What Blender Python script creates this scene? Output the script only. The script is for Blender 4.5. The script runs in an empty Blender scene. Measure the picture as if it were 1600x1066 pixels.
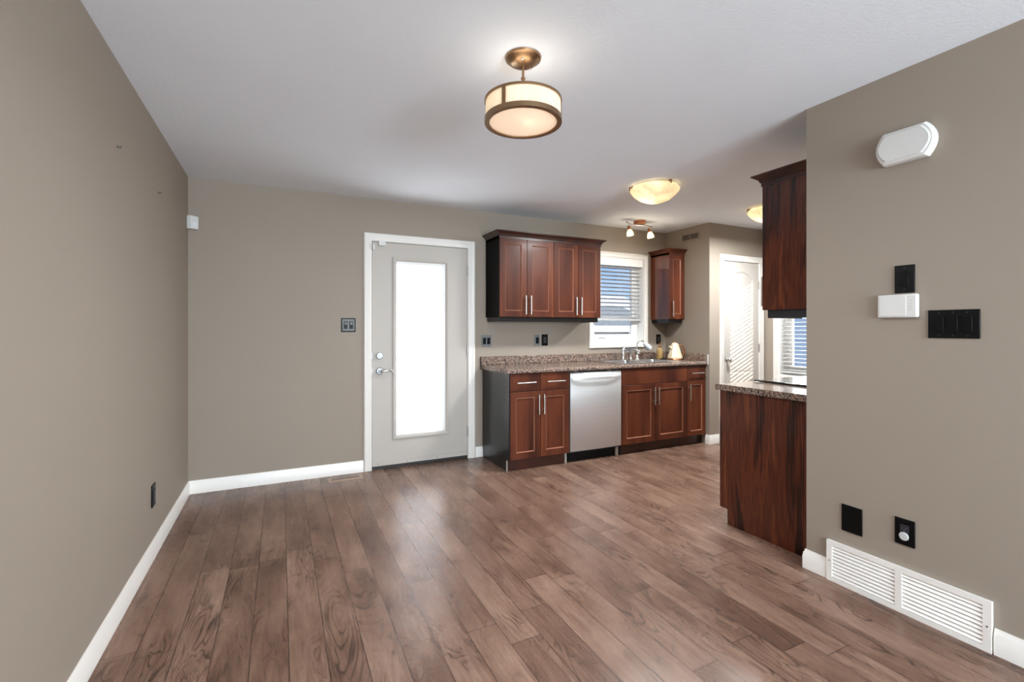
import bpy, bmesh, math, random
from mathutils import Vector, Matrix
C = bpy.context.scene.collection
SC = bpy.context.scene
R = math.radians

# ------------------------------------------------------------------ camera
cam_d = bpy.data.cameras.new('camera'); cam = bpy.data.objects.new('camera', cam_d); C.objects.link(cam)
cam.location = (0, 0, 1.2735); cam.rotation_euler = (R(90), 0, -0.4568)
cam_d.sensor_width = 36; cam_d.lens = 36 * 735.84 / 1600; cam_d.shift_y = (513.57 - 533) / 1600
cam_d.clip_start = 0.02; cam_d.clip_end = 300
SC.camera = cam

# ------------------------------------------------------------------ exposure, world, sun, daylight, added fill light
vs = SC.view_settings
vs.view_transform = 'Standard'; vs.look = 'None'; vs.gamma = 1; vs.use_curve_mapping = False; vs.exposure = 0.30
SC.cycles.max_bounces = 14; SC.cycles.diffuse_bounces = 6; SC.cycles.glossy_bounces = 5
SC.cycles.transmission_bounces = 8; SC.cycles.transparent_max_bounces = 16
SC.cycles.sample_clamp_indirect = 6; SC.cycles.caustics_reflective = False; SC.cycles.caustics_refractive = False
SC.cycles.use_denoising = True

def nodes_of(nt):
    nt.nodes.clear()
    return nt.nodes, nt.links

world = bpy.data.worlds.new('sky'); SC.world = world; world.use_nodes = True
n, l = nodes_of(world.node_tree)
out = n.new('ShaderNodeOutputWorld'); bg = n.new('ShaderNodeBackground')
geo = n.new('ShaderNodeTexCoord'); sep = n.new('ShaderNodeSeparateXYZ'); ramp = n.new('ShaderNodeValToRGB')
e = ramp.color_ramp.elements
e[0].position = 0.0; e[0].color = (.62, .78, .95, 1)
e[1].position = 0.6; e[1].color = (.05, .17, .48, 1)
m_ = e.new(.16); m_.color = (.17, .42, .80, 1)
cl = n.new('ShaderNodeTexNoise'); cl.inputs['Scale'].default_value = 3.2; cl.inputs['Detail'].default_value = 6
clr = n.new('ShaderNodeValToRGB'); clr.color_ramp.elements[0].position = .52; clr.color_ramp.elements[1].position = .72
mx = n.new('ShaderNodeMix'); mx.data_type = 'RGBA'; mx.inputs['B'].default_value = (.85, .88, .92, 1)
l.new(geo.outputs['Generated'], sep.inputs[0]); l.new(sep.outputs['Z'], ramp.inputs[0])
l.new(geo.outputs['Generated'], cl.inputs['Vector']); l.new(cl.outputs[0], clr.inputs[0])
l.new(clr.outputs[0], mx.inputs['Factor']); l.new(ramp.outputs[0], mx.inputs['A'])
l.new(mx.outputs['Result'], bg.inputs[0]); bg.inputs[1].default_value = 0.95; l.new(bg.outputs[0], out.inputs[0])

sun_d = bpy.data.lights.new('sun', 'SUN'); sun = bpy.data.objects.new('sun', sun_d); C.objects.link(sun)
sun_d.energy = 6.0; sun_d.angle = R(0.53); sun_d.color = (1, .93, .82)
sun.rotation_euler = Vector((-1, 1, -.45)).to_track_quat('-Z', 'Y').to_euler()
sun.location = (9, -5, 6)

def area(name, loc, direction, sx, sy, power, color=(1, 1, 1)):
    d = bpy.data.lights.new(name, 'AREA'); o = bpy.data.objects.new(name, d); C.objects.link(o)
    d.shape = 'RECTANGLE'; d.size = sx; d.size_y = sy; d.energy = power; d.color = color
    o.location = loc; o.rotation_euler = Vector(direction).to_track_quat('-Z', 'Z').to_euler()
    return o
COOL = (.77, .90, 1.0)
area('daylight_front_window', (.95, -3.56, 1.42), (0, 1, .22), 2.3, 1.3, 225, COOL)
area('fill_light_right_rear', (2.42, -2.9, 1.20), (-1, 1.2, .5), 1.0, 1.8, 160, COOL)  # added fill behind the camera for left wall and ceiling; no opening there
area('daylight_dining_window', (5.75, 3.15, 1.5), (-1, -.25, .10), 1.0, 1.6, 14, (.84, .94, 1))
area('daylight_glass_door', (1.18, 4.60, 1.1), (0, -1, .15),   .50, 1.7, 46, (.92, .97, 1))

# ------------------------------------------------------------------ materials
def srgb(r, g, b):
    f = lambda c: (c / 255 / 12.92) if c / 255 <= .04045 else ((c / 255 + .055) / 1.055) ** 2.4
    return (f(r), f(g), f(b), 1)

def base(name):
    m = bpy.data.materials.new(name); m.use_nodes = True
    n, l = nodes_of(m.node_tree)
    o = n.new('ShaderNodeOutputMaterial'); b = n.new('ShaderNodeBsdfPrincipled'); l.new(b.outputs[0], o.inputs[0])
    return m, n, l, b

def plain(name, col, rough=.5, metal=0, coat=0, bump=0, bscale=60, var=.06, vscale=8, spec=.5, stretch=None, aniso=0):
    """painted / plastic / metal surface: slight tone variation and fine bump"""
    m, n, l, b = base(name)
    tc = n.new('ShaderNodeTexCoord'); mp = n.new('ShaderNodeMapping'); l.new(tc.outputs['Object'], mp.inputs[0])
    if stretch: mp.inputs['Scale'].default_value = stretch
    no = n.new('ShaderNodeTexNoise'); no.inputs['Scale'].default_value = vscale; no.inputs['Detail'].default_value = 4
    l.new(mp.outputs[0], no.inputs['Vector'])
    r = n.new('ShaderNodeValToRGB'); l.new(no.outputs[0], r.inputs[0])
    r.color_ramp.elements[0].position = .3; r.color_ramp.elements[1].position = .7
    r.color_ramp.elements[0].color = tuple(c * (1 - var) for c in col[:3]) + (1,)
    r.color_ramp.elements[1].color = tuple(min(1, c * (1 + var)) for c in col[:3]) + (1,)
    l.new(r.outputs[0], b.inputs['Base Color'])
    b.inputs['Roughness'].default_value = rough; b.inputs['Metallic'].default_value = metal
    b.inputs['Specular IOR Level'].default_value = spec
    b.inputs['Coat Weight'].default_value = coat; b.inputs['Coat Roughness'].default_value = .12
    if aniso: b.inputs['Anisotropic'].default_value = aniso
    if bump:
        nb = n.new('ShaderNodeTexNoise'); nb.inputs['Scale'].default_value = bscale; nb.inputs['Detail'].default_value = 3
        bp = n.new('ShaderNodeBump'); bp.inputs['Strength'].default_value = bump; bp.inputs['Distance'].default_value = .004
        l.new(mp.outputs[0], nb.inputs['Vector']); l.new(nb.outputs[0], bp.inputs['Height']); l.new(bp.outputs[0], b.inputs['Normal'])
    return m

def math_node(n, l, op, a, b=None, c=None):
    x = n.new('ShaderNodeMath'); x.operation = op
    for i, v in enumerate((a, b, c)):
        if v is None: continue
        if isinstance(v, (int, float)): x.inputs[i].default_value = v
        else: l.new(v, x.inputs[i])
    return x.outputs[0]

def wood(name, stops, rough=.3, coat=.5, scale=1, streak=1.0, knots=.6, spec=.4):
    """vertical grained stained wood; grain runs along local Z"""
    m, n, l, b = base(name)
    tc = n.new('ShaderNodeTexCoord'); oi = n.new('ShaderNodeObjectInfo')
    add = n.new('ShaderNodeVectorMath'); add.operation = 'ADD'
    cmb = n.new('ShaderNodeCombineXYZ')
    for i in range(3): l.new(math_node(n, l, 'MULTIPLY', oi.outputs['Random'], 7.3 + 5 * i), cmb.inputs[i])
    l.new(tc.outputs['Object'], add.inputs[0]); l.new(cmb.outputs[0], add.inputs[1])
    mp = n.new('ShaderNodeMapping'); mp.inputs['Scale'].default_value = (9 * scale, 9 * scale, 1.1 * scale)
    l.new(add.outputs[0], mp.inputs[0])
    n1 = n.new('ShaderNodeTexNoise'); n1.inputs['Scale'].default_value = 1.0; n1.inputs['Detail'].default_value = 5; n1.inputs['Distortion'].default_value = knots
    l.new(mp.outputs[0], n1.inputs['Vector'])
    mp2 = n.new('ShaderNodeMapping'); mp2.inputs['Scale'].default_value = (120, 120, 3.5)
    l.new(add.outputs[0], mp2.inputs[0])
    n2 = n.new('ShaderNodeTexNoise'); n2.inputs['Scale'].default_value = 1.0; n2.inputs['Detail'].default_value = 4
    l.new(mp2.outputs[0], n2.inputs['Vector'])
    f = math_node(n, l, 'ADD', n1.outputs[0], math_node(n, l, 'MULTIPLY', math_node(n, l, 'SUBTRACT', n2.outputs[0], .5), .35 * streak))
    r = n.new('ShaderNodeValToRGB'); l.new(f, r.inputs[0])
    el = r.color_ramp.elements
    el[0].position, el[0].color = stops[0]; el[1].position, el[1].color = stops[-1]
    for p, c in stops[1:-1]:
        q = el.new(p); q.color = c
    l.new(r.outputs[0], b.inputs['Base Color'])
    b.inputs['Roughness'].default_value = rough; b.inputs['Coat Weight'].default_value = coat; b.inputs['Coat Roughness'].default_value = .15
    b.inputs['Specular IOR Level'].default_value = spec
    return m

def granite(name):
    m, n, l, b = base(name)
    tc = n.new('ShaderNodeTexCoord')
    v1 = n.new('ShaderNodeTexNoise'); v1.inputs['Scale'].default_value = 95; v1.inputs['Detail'].default_value = 5; v1.inputs['Distortion'].default_value = .8
    v2 = n.new('ShaderNodeTexVoronoi'); v2.inputs['Scale'].default_value = 110
    v3 = n.new('ShaderNodeTexNoise'); v3.inputs['Scale'].default_value = 30; v3.inputs['Detail'].default_value = 3
    for v in (v1, v2, v3): l.new(tc.outputs['Object'], v.inputs['Vector'])
    r = n.new('ShaderNodeValToRGB'); l.new(v1.outputs[0], r.inputs[0]); el = r.color_ramp.elements
    el[0].position = .34; el[0].color = srgb(44, 38, 36); el[1].position = .66; el[1].color = srgb(206, 190, 176)
    for p, c in ((.43, srgb(96, 83, 77)), (.50, srgb(140, 124, 114)), (.57, srgb(168, 152, 142))):
        q = el.new(p); q.color = c
    r2 = n.new('ShaderNodeValToRGB'); l.new(v3.outputs[0], r2.inputs[0]); e2 = r2.color_ramp.elements
    e2[0].position = .40; e2[0].color = srgb(206, 200, 198); e2[1].position = .62; e2[1].color = srgb(218, 196, 182)
    mu = n.new('ShaderNodeMix'); mu.data_type = 'RGBA'; mu.blend_type = 'MULTIPLY'; mu.inputs['Factor'].default_value = .8
    l.new(r.outputs[0], mu.inputs['A']); l.new(r2.outputs[0], mu.inputs['B'])
    l.new(mu.outputs['Result'], b.inputs['Base Color'])
    b.inputs['Roughness'].default_value = .13
    return m

def floor_material():
    m, n, l, b = base('laminate_planks')
    W, L = .1345, 1.21
    tc = n.new('ShaderNodeTexCoord'); sp = n.new('ShaderNodeSeparateXYZ'); l.new(tc.outputs['Object'], sp.inputs[0])
    M = lambda op, a, b_=None, c=None: math_node(n, l, op, a, b_, c)
    u = M('DIVIDE', M('SUBTRACT', sp.outputs['X'], .029 - 20 * W), W)
    row = M('FLOOR', u); fu = M('FRACT', u)
    wn = n.new('ShaderNodeTexWhiteNoise'); wn.noise_dimensions = '1D'; l.new(row, wn.inputs['W'])
    v = M('DIVIDE', M('ADD', M('ADD', sp.outputs['Y'], 20), M('MULTIPLY', wn.outputs['Value'], L * 3.7)), L)
    col = M('FLOOR', v); fv = M('FRACT', v)
    cid = n.new('ShaderNodeCombineXYZ'); l.new(row, cid.inputs[0]); l.new(col, cid.inputs[1])
    wp = n.new('ShaderNodeTexWhiteNoise'); wp.noise_dimensions = '2D'; l.new(cid.outputs[0], wp.inputs['Vector'])
    rnd = wp.outputs['Value']
    def coords(sx, sy, off):
        c = n.new('ShaderNodeCombineXYZ')
        l.new(M('MULTIPLY', sp.outputs['X'], sx), c.inputs[0]); l.new(M('MULTIPLY', sp.outputs['Y'], sy), c.inputs[1])
        l.new(M('MULTIPLY', rnd, off), c.inputs[2]); return c.outputs[0]
    def noise(vec, detail, dist=0, rough=.5):
        t = n.new('ShaderNodeTexNoise'); t.inputs['Scale'].default_value = 1; t.inputs['Detail'].default_value = detail
        t.inputs['Distortion'].default_value = dist; t.inputs['Roughness'].default_value = rough
        l.new(vec, t.inputs['Vector']); return t.outputs[0]
    big = noise(coords(7.0, 1.7, 90), 2.6, 1.1)
    cloud = noise(coords(3.0, 2.0, 50), 3, .4)
    fine = noise(coords(95, 5.5, 70), 3, .5); wav = noise(coords(34, 3.2, 40), 3, 1.6)
    patch = noise(coords(6.5, 2.2, 33), 2, .3)
    ring = M('ABSOLUTE', M('SUBTRACT', M('FRACT', M('MULTIPLY', M('ADD', big, M('MULTIPLY', fine, .022)), 15)), .5))
    line = M('SUBTRACT', 1, M('SMOOTH_MIN', M('MULTIPLY', ring, 4.6), 1, .15))       # thin contour lines = swirling figure
    figmask = n.new('ShaderNodeMapRange'); l.new(patch, figmask.inputs['Value'])
    figmask.inputs['From Min'].default_value = .44; figmask.inputs['From Max'].default_value = .66; figmask.clamp = True
    fig = M('MULTIPLY', line, M('ADD', .13, M('MULTIPLY', figmask.outputs[0], .80)))
    tone = M('ADD', M('ADD', M('ADD', .08, M('MULTIPLY', rnd, .17)), M('MULTIPLY', cloud, .75)), M('ADD', M('ADD', M('MULTIPLY', M('SUBTRACT', fine, .5), .38), M('MULTIPLY', M('SUBTRACT', wav, .5), .42)), M('MULTIPLY', big, .25)))
    r = n.new('ShaderNodeValToRGB'); tone = M('SUBTRACT', tone, M('MULTIPLY', figmask.outputs[0], .13)); l.new(tone, r.inputs[0]); el = r.color_ramp.elements
    el[0].position = .32; el[0].color = srgb(92, 68, 56); el[1].position = 1.0; el[1].color = srgb(156, 128, 110)
    for p, c in ((.50, srgb(108, 81, 67)), (.66, srgb(124, 96, 81)), (.82, srgb(138, 110, 94))):
        q = el.new(p); q.color = c
    mx = n.new('ShaderNodeMix'); mx.data_type = 'RGBA'; l.new(fig, mx.inputs['Factor'])
    l.new(r.outputs[0], mx.inputs['A']); mx.inputs['B'].default_value = srgb(56, 42, 35)
    eu = M('MULTIPLY', M('MINIMUM', fu, M('SUBTRACT', 1, fu)), W); ev = M('MULTIPLY', M('MINIMUM', fv, M('SUBTRACT', 1, fv)), L)
    seam = M('LESS_THAN', M('MINIMUM', eu, ev), .0015)
    mx2 = n.new('ShaderNodeMix'); mx2.data_type = 'RGBA'; l.new(M('MULTIPLY', seam, .88), mx2.inputs['Factor'])
    l.new(mx.outputs['Result'], mx2.inputs['A']); mx2.inputs['B'].default_value = srgb(42, 30, 25)
    l.new(mx2.outputs['Result'], b.inputs['Base Color'])
    l.new(M('ADD', .27, M('MULTIPLY', fig, .10)), b.inputs['Roughness'])
    bp = n.new('ShaderNodeBump'); bp.inputs['Strength'].default_value = .25; bp.inputs['Distance'].default_value = .001
    l.new(M('SUBTRACT', M('MULTIPLY', fine, .3), seam), bp.inputs['Height']); l.new(bp.outputs[0], b.inputs['Normal'])
    b.inputs['Specular IOR Level'].default_value = .26
    return m

def pane_glass(name, tint=(1, 1, 1, 1)):
    m = bpy.data.materials.new(name); m.use_nodes = True; n, l = nodes_of(m.node_tree)
    o = n.new('ShaderNodeOutputMaterial'); t = n.new('ShaderNodeBsdfTransparent'); g = n.new('ShaderNodeBsdfGlossy')
    f = n.new('ShaderNodeLayerWeight'); f.inputs[0].default_value = .5; x = n.new('ShaderNodeMixShader')
    t.inputs[0].default_value = tint; g.inputs['Roughness'].default_value = .02
    p5 = math_node(n, l, 'POWER', f.outputs['Facing'], 5.0)
    l.new(math_node(n, l, 'ADD', .03, math_node(n, l, 'MULTIPLY', p5, .9)), x.inputs[0]); l.new(t.outputs[0], x.inputs[1]); l.new(g.outputs[0], x.inputs[2]); l.new(x.outputs[0], o.inputs[0])
    return m

def translucent(name, col, trans=.5, rough=.5, emit=0, ecol=(1, .8, .5, 1), noisevar=.05, nscale=(20, 20, 20)):
    m = bpy.data.materials.new(name); m.use_nodes = True; n, l = nodes_of(m.node_tree)
    o = n.new('ShaderNodeOutputMaterial'); b = n.new('ShaderNodeBsdfPrincipled'); t = n.new('ShaderNodeBsdfTranslucent'); x = n.new('ShaderNodeMixShader')
    tc = n.new('ShaderNodeTexCoord'); mp = n.new('ShaderNodeMapping'); mp.inputs['Scale'].default_value = nscale
    no = n.new('ShaderNodeTexNoise'); no.inputs['Scale'].default_value = 1; r = n.new('ShaderNodeValToRGB')
    l.new(tc.outputs['Object'], mp.inputs[0]); l.new(mp.outputs[0], no.inputs['Vector']); l.new(no.outputs[0], r.inputs[0])
    r.color_ramp.elements[0].color = tuple(c * (1 - noisevar) for c in col[:3]) + (1,); r.color_ramp.elements[1].color = col
    r.color_ramp.elements[0].position = .35; r.color_ramp.elements[1].position = .65
    l.new(r.outputs[0], b.inputs['Base Color']); l.new(r.outputs[0], t.inputs[0]); b.inputs['Roughness'].default_value = rough
    x.inputs[0].default_value = trans
    l.new(b.outputs[0], x.inputs[1]); l.new(t.outputs[0], x.inputs[2])
    if emit:
        em = n.new('ShaderNodeEmission'); em.inputs[0].default_value = ecol; em.inputs[1].default_value = emit
        mu = n.new('ShaderNodeMix'); mu.data_type = 'RGBA'; mu.blend_type = 'MULTIPLY'; mu.inputs['Factor'].default_value = 1
        l.new(r.outputs[0], mu.inputs['A']); mu.inputs['B'].default_value = ecol; l.new(mu.outputs['Result'], em.inputs[0])
        a = n.new('ShaderNodeAddShader'); l.new(x.outputs[0], a.inputs[0]); l.new(em.outputs[0], a.inputs[1]); l.new(a.outputs[0], o.inputs[0])
    else:
        l.new(x.outputs[0], o.inputs[0])
    return m

WALL = plain('taupe_wall_paint', srgb(152, 140, 127), .62, bump=.05, bscale=160, var=.012, vscale=1.5, spec=.3)
CEIL = plain('ceiling_white', srgb(236, 240, 246), .9, bump=.35, bscale=85, var=.012, vscale=2, spec=.1)
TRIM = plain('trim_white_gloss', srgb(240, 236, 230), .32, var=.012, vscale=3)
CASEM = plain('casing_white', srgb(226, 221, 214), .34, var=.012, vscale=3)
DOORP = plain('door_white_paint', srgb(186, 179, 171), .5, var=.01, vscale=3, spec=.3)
VINYL = plain('window_vinyl', srgb(238, 237, 234), .35, var=.01)
WPLAST = plain('white_plastic', srgb(216, 215, 212), .5, var=.01)
BPLAST = plain('black_plastic', srgb(7, 7, 8), .42, var=.15, spec=.18)
DOORHW = plain('satin_door_hardware', srgb(176, 178, 182), .5, metal=1, var=.05)
DGREY = plain('dark_grey_plastic', srgb(34, 36, 40), .45, var=.1)
PEWTER = plain('pewter_plate', srgb(118, 120, 120), .6, metal=.2, var=.1, vscale=30)
CHROME = plain('chrome', srgb(225, 226, 228), .12, metal=1, var=.02)
NICKEL = plain('brushed_nickel', srgb(198, 194, 188), .34, metal=1, var=.04, vscale=60)
STEEL = plain('stainless_steel', srgb(222, 222, 222), .42, metal=.82, var=.03, vscale=2, stretch=(1, 1, 120), aniso=.4)
SINKST = plain('sink_steel', srgb(205, 205, 206), .25, metal=1, var=.03, vscale=40)
BRONZE = plain('brushed_bronze', srgb(158, 128, 98), .32, metal=1, var=.12, vscale=25)
COPPER = plain('copper', srgb(190, 128, 92), .3, metal=1, var=.1, vscale=20)
CHERRY = wood('cherry_stain', [(.30, srgb(52, 24, 15)), (.48, srgb(80, 39, 24)), (.62, srgb(97, 50, 30)), (.78, srgb(116, 64, 38))], .40, .05, .6, .5, .3, spec=.22)
CHERRYG = wood('cherry_gloss_side', [(.30, srgb(60, 28, 17)), (.48, srgb(96, 48, 29)), (.62, srgb(112, 58, 34)), (.78, srgb(124, 68, 42))], .22, .45, .6, .5, .3)
CHERRYD = wood('cherry_edge', [(.30, srgb(34, 15, 10)), (.6, srgb(62, 30, 20)), (.78, srgb(80, 42, 28))], .35, .3, .6, .5, .3)
BEAD = wood('cherry_bead', [(.30, srgb(120, 74, 54)), (.7, srgb(158, 104, 80))], .3, .4, .6, .3, .3)
PANEL = wood('end_panel_veneer', [(.30, srgb(18, 6, 5)), (.42, srgb(50, 20, 13)), (.52, srgb(92, 43, 25)), (.59, srgb(64, 28, 17)), (.68, srgb(104, 52, 29)), (.78, srgb(132, 72, 40))], .24, .25, .8, .9, 1.3)
DARKSIDE = wood('espresso_side', [(.30, srgb(9, 7, 7)), (.7, srgb(20, 15, 15))], .30, .12, .8, .6, .3)
MATTEDARK = wood('dark_cabinet_side', [(.30, srgb(8, 7, 8)), (.7, srgb(13, 11, 12))], .6, 0, .8, .6, .3, spec=.08)
PLYEDGE = plain('raw_edge', srgb(150, 140, 130), .6, var=.1, vscale=60)
GRANITE = granite('granite_laminate')
FLOORM = floor_material()
GLASS = pane_glass('pane_glass')
BLIND = translucent('blind_slat', (.60, .60, .59, 1), .05, .4, noisevar=.02)
DOORBLIND = translucent('door_blind_slat', (.92, .92, .91, 1), .55, .5, noisevar=.02)
BLACKGL = plain('black_ceramic_glass', srgb(10, 10, 11), .06, var=.1, coat=.6)
SNOW = plain('snow', srgb(236, 240, 246), .9, var=.03, vscale=1.2, bump=.4, bscale=3)
ROOFSNOW = plain('frosted_shingles', srgb(150, 158, 160), .9, var=.22, vscale=9, bump=.4, bscale=20)
SIDING = plain('beige_siding', srgb(206, 198, 186), .7, var=.03)
SIDINGB = plain('grey_blue_siding', srgb(214, 224, 230), .7, var=.05)
FASCIA = plain('white_fascia', srgb(238, 240, 240), .6, var=.01)
BRICK = plain('brown_brick', srgb(150, 116, 92), .8, var=.15, vscale=25)
CREAM = plain('cream_enamel', srgb(232, 214, 178), .3, var=.03, coat=.4)
AMBER = plain('amber_glass', srgb(170, 140, 88), .12, var=.08, coat=.5)
SCREW = plain('screw_grey', srgb(110, 108, 104), .4, metal=.6, var=.05)
VENTBR = plain('painted_vent', srgb(150, 138, 130), .5, var=.03)
VENTDK = plain('vent_shadow', srgb(70, 60, 54), .8, var=.1)
SHADE = translucent('pleated_shade_glass', (1, .93, .80, 1), .6, .4, emit=.27, ecol=(1, .80, .50, 1), noisevar=.1, nscale=(6, 6, 1))
DIFF = translucent('bottom_diffuser', (1, .90, .80, 1), .5, .4, emit=.34, ecol=(1, .68, .45, 1), noisevar=.06, nscale=(9, 9, 9))
ALAB = translucent('alabaster_bowl', (1, .93, .78, 1), .5, .25, emit=.48, ecol=(1, .74, .36, 1), noisevar=.3, nscale=(9, 14, 9))
BULBGL = translucent('spot_glass', (1, .95, .82, 1), .5, .2, emit=.9, ecol=(1, .84, .52, 1), noisevar=.1)

# ------------------------------------------------------------------ mesh builder
class MB:
    def __init__(s): s.bm = bmesh.new()
    def faces(s, vs, fs):
        v = [s.bm.verts.new(p) for p in vs]
        for f in fs:
            try: s.bm.faces.new([v[i] for i in f])
            except ValueError: pass
        return s
    def box(s, x0, x1, y0, y1, z0, z1, M=None):
        p = [(x, y, z) for x in (x0, x1) for y in (y0, y1) for z in (z0, z1)]
        if M is not None: p = [tuple(M @ Vector(q)) for q in p]
        return s.faces(p, [(0, 1, 3, 2), (4, 6, 7, 5), (0, 4, 5, 1), (2, 3, 7, 6), (0, 2, 6, 4), (1, 5, 7, 3)])
    def loft(s, rings, close=True, caps=(True, True)):
        """rings: list of equal-length point loops"""
        k = len(rings[0]); allv = [p for r in rings for p in r]; fs = []
        for i in range(len(rings) - 1):
            for j in range(k if close else k - 1):
                a, b2 = i * k + j, i * k + (j + 1) % k
                fs.append((a, b2, b2 + k, a + k))
        if caps[0]: fs.append(tuple(range(k - 1, -1, -1)))
        if caps[1]: fs.append(tuple((len(rings) - 1) * k + j for j in range(k)))
        return s.faces(allv, fs)
    def lathe(s, prof, c=(0, 0, 0), nseg=32, caps=(True, True), M=None):
        rings = []
        for r, z in prof:
            ring = [(c[0] + max(r, 1e-4) * math.cos(2 * math.pi * j / nseg), c[1] + max(r, 1e-4) * math.sin(2 * math.pi * j / nseg), c[2] + z) for j in range(nseg)]
            if M is not None: ring = [tuple(M @ Vector(q)) for q in ring]
            rings.append(ring)
        return s.loft(rings, True, caps)
    def cyl(s, p0, p1, r0, r1=None, nseg=16):
        r1 = r0 if r1 is None else r1
        return s.tube([p0, p1], [r0, r1], nseg)
    def tube(s, pts, r, nseg=12):
        pts = [Vector(p) for p in pts]; rr = r if isinstance(r, (list, tuple)) else [r] * len(pts)
        rings = []; up = None
        for i, p in enumerate(pts):
            t = (pts[min(i + 1, len(pts) - 1)] - pts[max(i - 1, 0)]).normalized()
            if up is None:
                up = Vector((0, 0, 1)) if abs(t.z) < .9 else Vector((1, 0, 0))
            a = t.cross(up).normalized(); b2 = a.cross(t).normalized(); up = b2
            rings.append([tuple(p + rr[i] * (a * math.cos(2 * math.pi * j / nseg) + b2 * math.sin(2 * math.pi * j / nseg))) for j in range(nseg)])
        return s.loft(rings)
    def panel(s, x0, x1, z0, z1, rings, yback):
        """front-facing (-Y) panel; rings: (inset, y) from the outside in"""
        L = []
        for ins, y in [(0, yback)] + rings:
            L.append([(x0 + ins, y, z0 + ins), (x1 - ins, y, z0 + ins), (x1 - ins, y, z1 - ins), (x0 + ins, y, z1 - ins)])
        return s.loft(L)
    def prism(s, poly, axis, a, b2):
        """poly of 2-D points extruded along axis ('x','y','z')"""
        f = {'x': lambda p, t: (t, p[0], p[1]), 'y': lambda p, t: (p[0], t, p[1]), 'z': lambda p, t: (p[0], p[1], t)}[axis]
        return s.loft([[f(p, a) for p in poly], [f(p, b2) for p in poly]])
    def build(s, name, mat, parent=None, bevel=0, seg=2, smooth=True, angle=35):
        bmesh.ops.recalc_face_normals(s.bm, faces=s.bm.faces)
        me = bpy.data.meshes.new(name); s.bm.to_mesh(me); s.bm.free()
        me.materials.append(mat)
        o = bpy.data.objects.new(name, me); C.objects.link(o)
        if parent is not None: o.parent = parent
        if smooth:
            for p in me.polygons: p.use_smooth = True
            try: me.set_sharp_from_angle(angle=R(angle))
            except Exception: pass
        if bevel:
            md = o.modifiers.new('bevel', 'BEVEL'); md.width = bevel; md.segments = seg; md.limit_method = 'ANGLE'; md.angle_limit = R(40)
            md.harden_normals = False
        return o

def tag(o, label=None, cat=None, group=None, kind=None):
    if label: o['label'] = label
    if cat: o['category'] = cat
    if group: o['group'] = group
    if kind: o['kind'] = kind
    return o
def thing(name, label, cat, loc=(0, 0, 0), rz=0, group=None, kind=None):
    o = bpy.data.objects.new(name, None); C.objects.link(o); o.location = loc; o.rotation_euler = (0, 0, R(rz)); o.empty_display_size = .05
    return tag(o, label, cat, group, kind)
def struct(o, label, cat): return tag(o, label, cat, None, 'structure')
FACE_MX, FACE_PX, FACE_PY = -90, 90, 180      # local -Y turned to face -X, +X, +Y

# ------------------------------------------------------------------ room
XL, YB, XR, YE, XP, YP, XW, YR, H = -.6377, 4.3444, 2.5106, 1.5574, 4.2305, 3.6876, 5.14, -3.6, 2.44
T = .12
struct(MB().box(XL - T, XW + .15, YR - T, YB + .15, -.1, 0).build('floor', FLOORM, smooth=False), 'brown wood look laminate plank floor', 'floor')
struct(MB().box(XL - T, XW + .15, YR - T, YB + .15, H, H + .1).build('ceiling', CEIL, smooth=False), 'flat white textured ceiling', 'ceiling')
struct(MB().box(XL - T, XL, YR, YB + .15, 0, H).build('wall_left', WALL, smooth=False), 'long bare taupe wall on the left', 'wall')

def wall_with_holes(axis, a, b2, lo, hi, holes, H=H):
    """a..b2 thickness, lo..hi run; holes: (u0,u1,z0,z1) sorted"""
    m = MB()
    def bx(u0, u1, z0, z1):
        if u1 - u0 < 1e-4 or z1 - z0 < 1e-4: return
        if axis == 'y': m.box(u0, u1, a, b2, z0, z1)
        else: m.box(a, b2, u0, u1, z0, z1)
    u = lo
    for u0, u1, z0, z1 in holes:
        bx(u, u0, 0, H); bx(u0, u1, 0, z0); bx(u0, u1, z1, H); u = u1
    bx(u, hi, 0, H)
    return m
D1 = (.712, 1.672, 0, 2.080)
W1 = (3.146, 3.883, 1.107, 2.095)
struct(wall_with_holes('y', YB, YB + .15, XL, XW + .15, [D1, W1]).build('wall_back', WALL, smooth=False), 'taupe back wall with the white glazed door and sink window', 'wall')
struct(MB().box(XR, XR + .1, YR, YE, 0, H).build('wall_right', WALL, smooth=False), 'taupe right wall carrying the switches and floor grille', 'wall')
struct(MB().box(XR + .1, XW, YE - .12, YE, 0, H).build('wall_behind_range', WALL, smooth=False), 'taupe wall end behind the range and tall end panels', 'wall')
D2 = (4.436, 5.066, 0, 2.045)
struct(wall_with_holes('y', YP, YP + .1, XP, XW, [D2]).build('wall_pantry_front', WALL, smooth=False), 'taupe pantry wall around the white arched panel door', 'wall')
struct(MB().box(XP, XP + .1, YP + .1, YB, 0, H).build('wall_pantry_side', WALL, smooth=False), 'narrow taupe side wall with the high air vent above the kettle', 'wall')
W2 = (2.885, 3.510, .740, 2.05)
struct(wall_with_holes('x', XW, XW + .15, YE - .12, YB, [W2]).build('wall_kitchen_side', WALL, smooth=False), 'taupe side wall with the tall window beyond the range', 'wall')
W3 = (-.2, 2.1, .75, 2.1)
struct(wall_with_holes('y', YR - T, YR, XL - T, XR + .1, [W3]).build('wall_front', WALL, smooth=False), 'taupe wall with the front window behind the viewer', 'wall')

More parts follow.
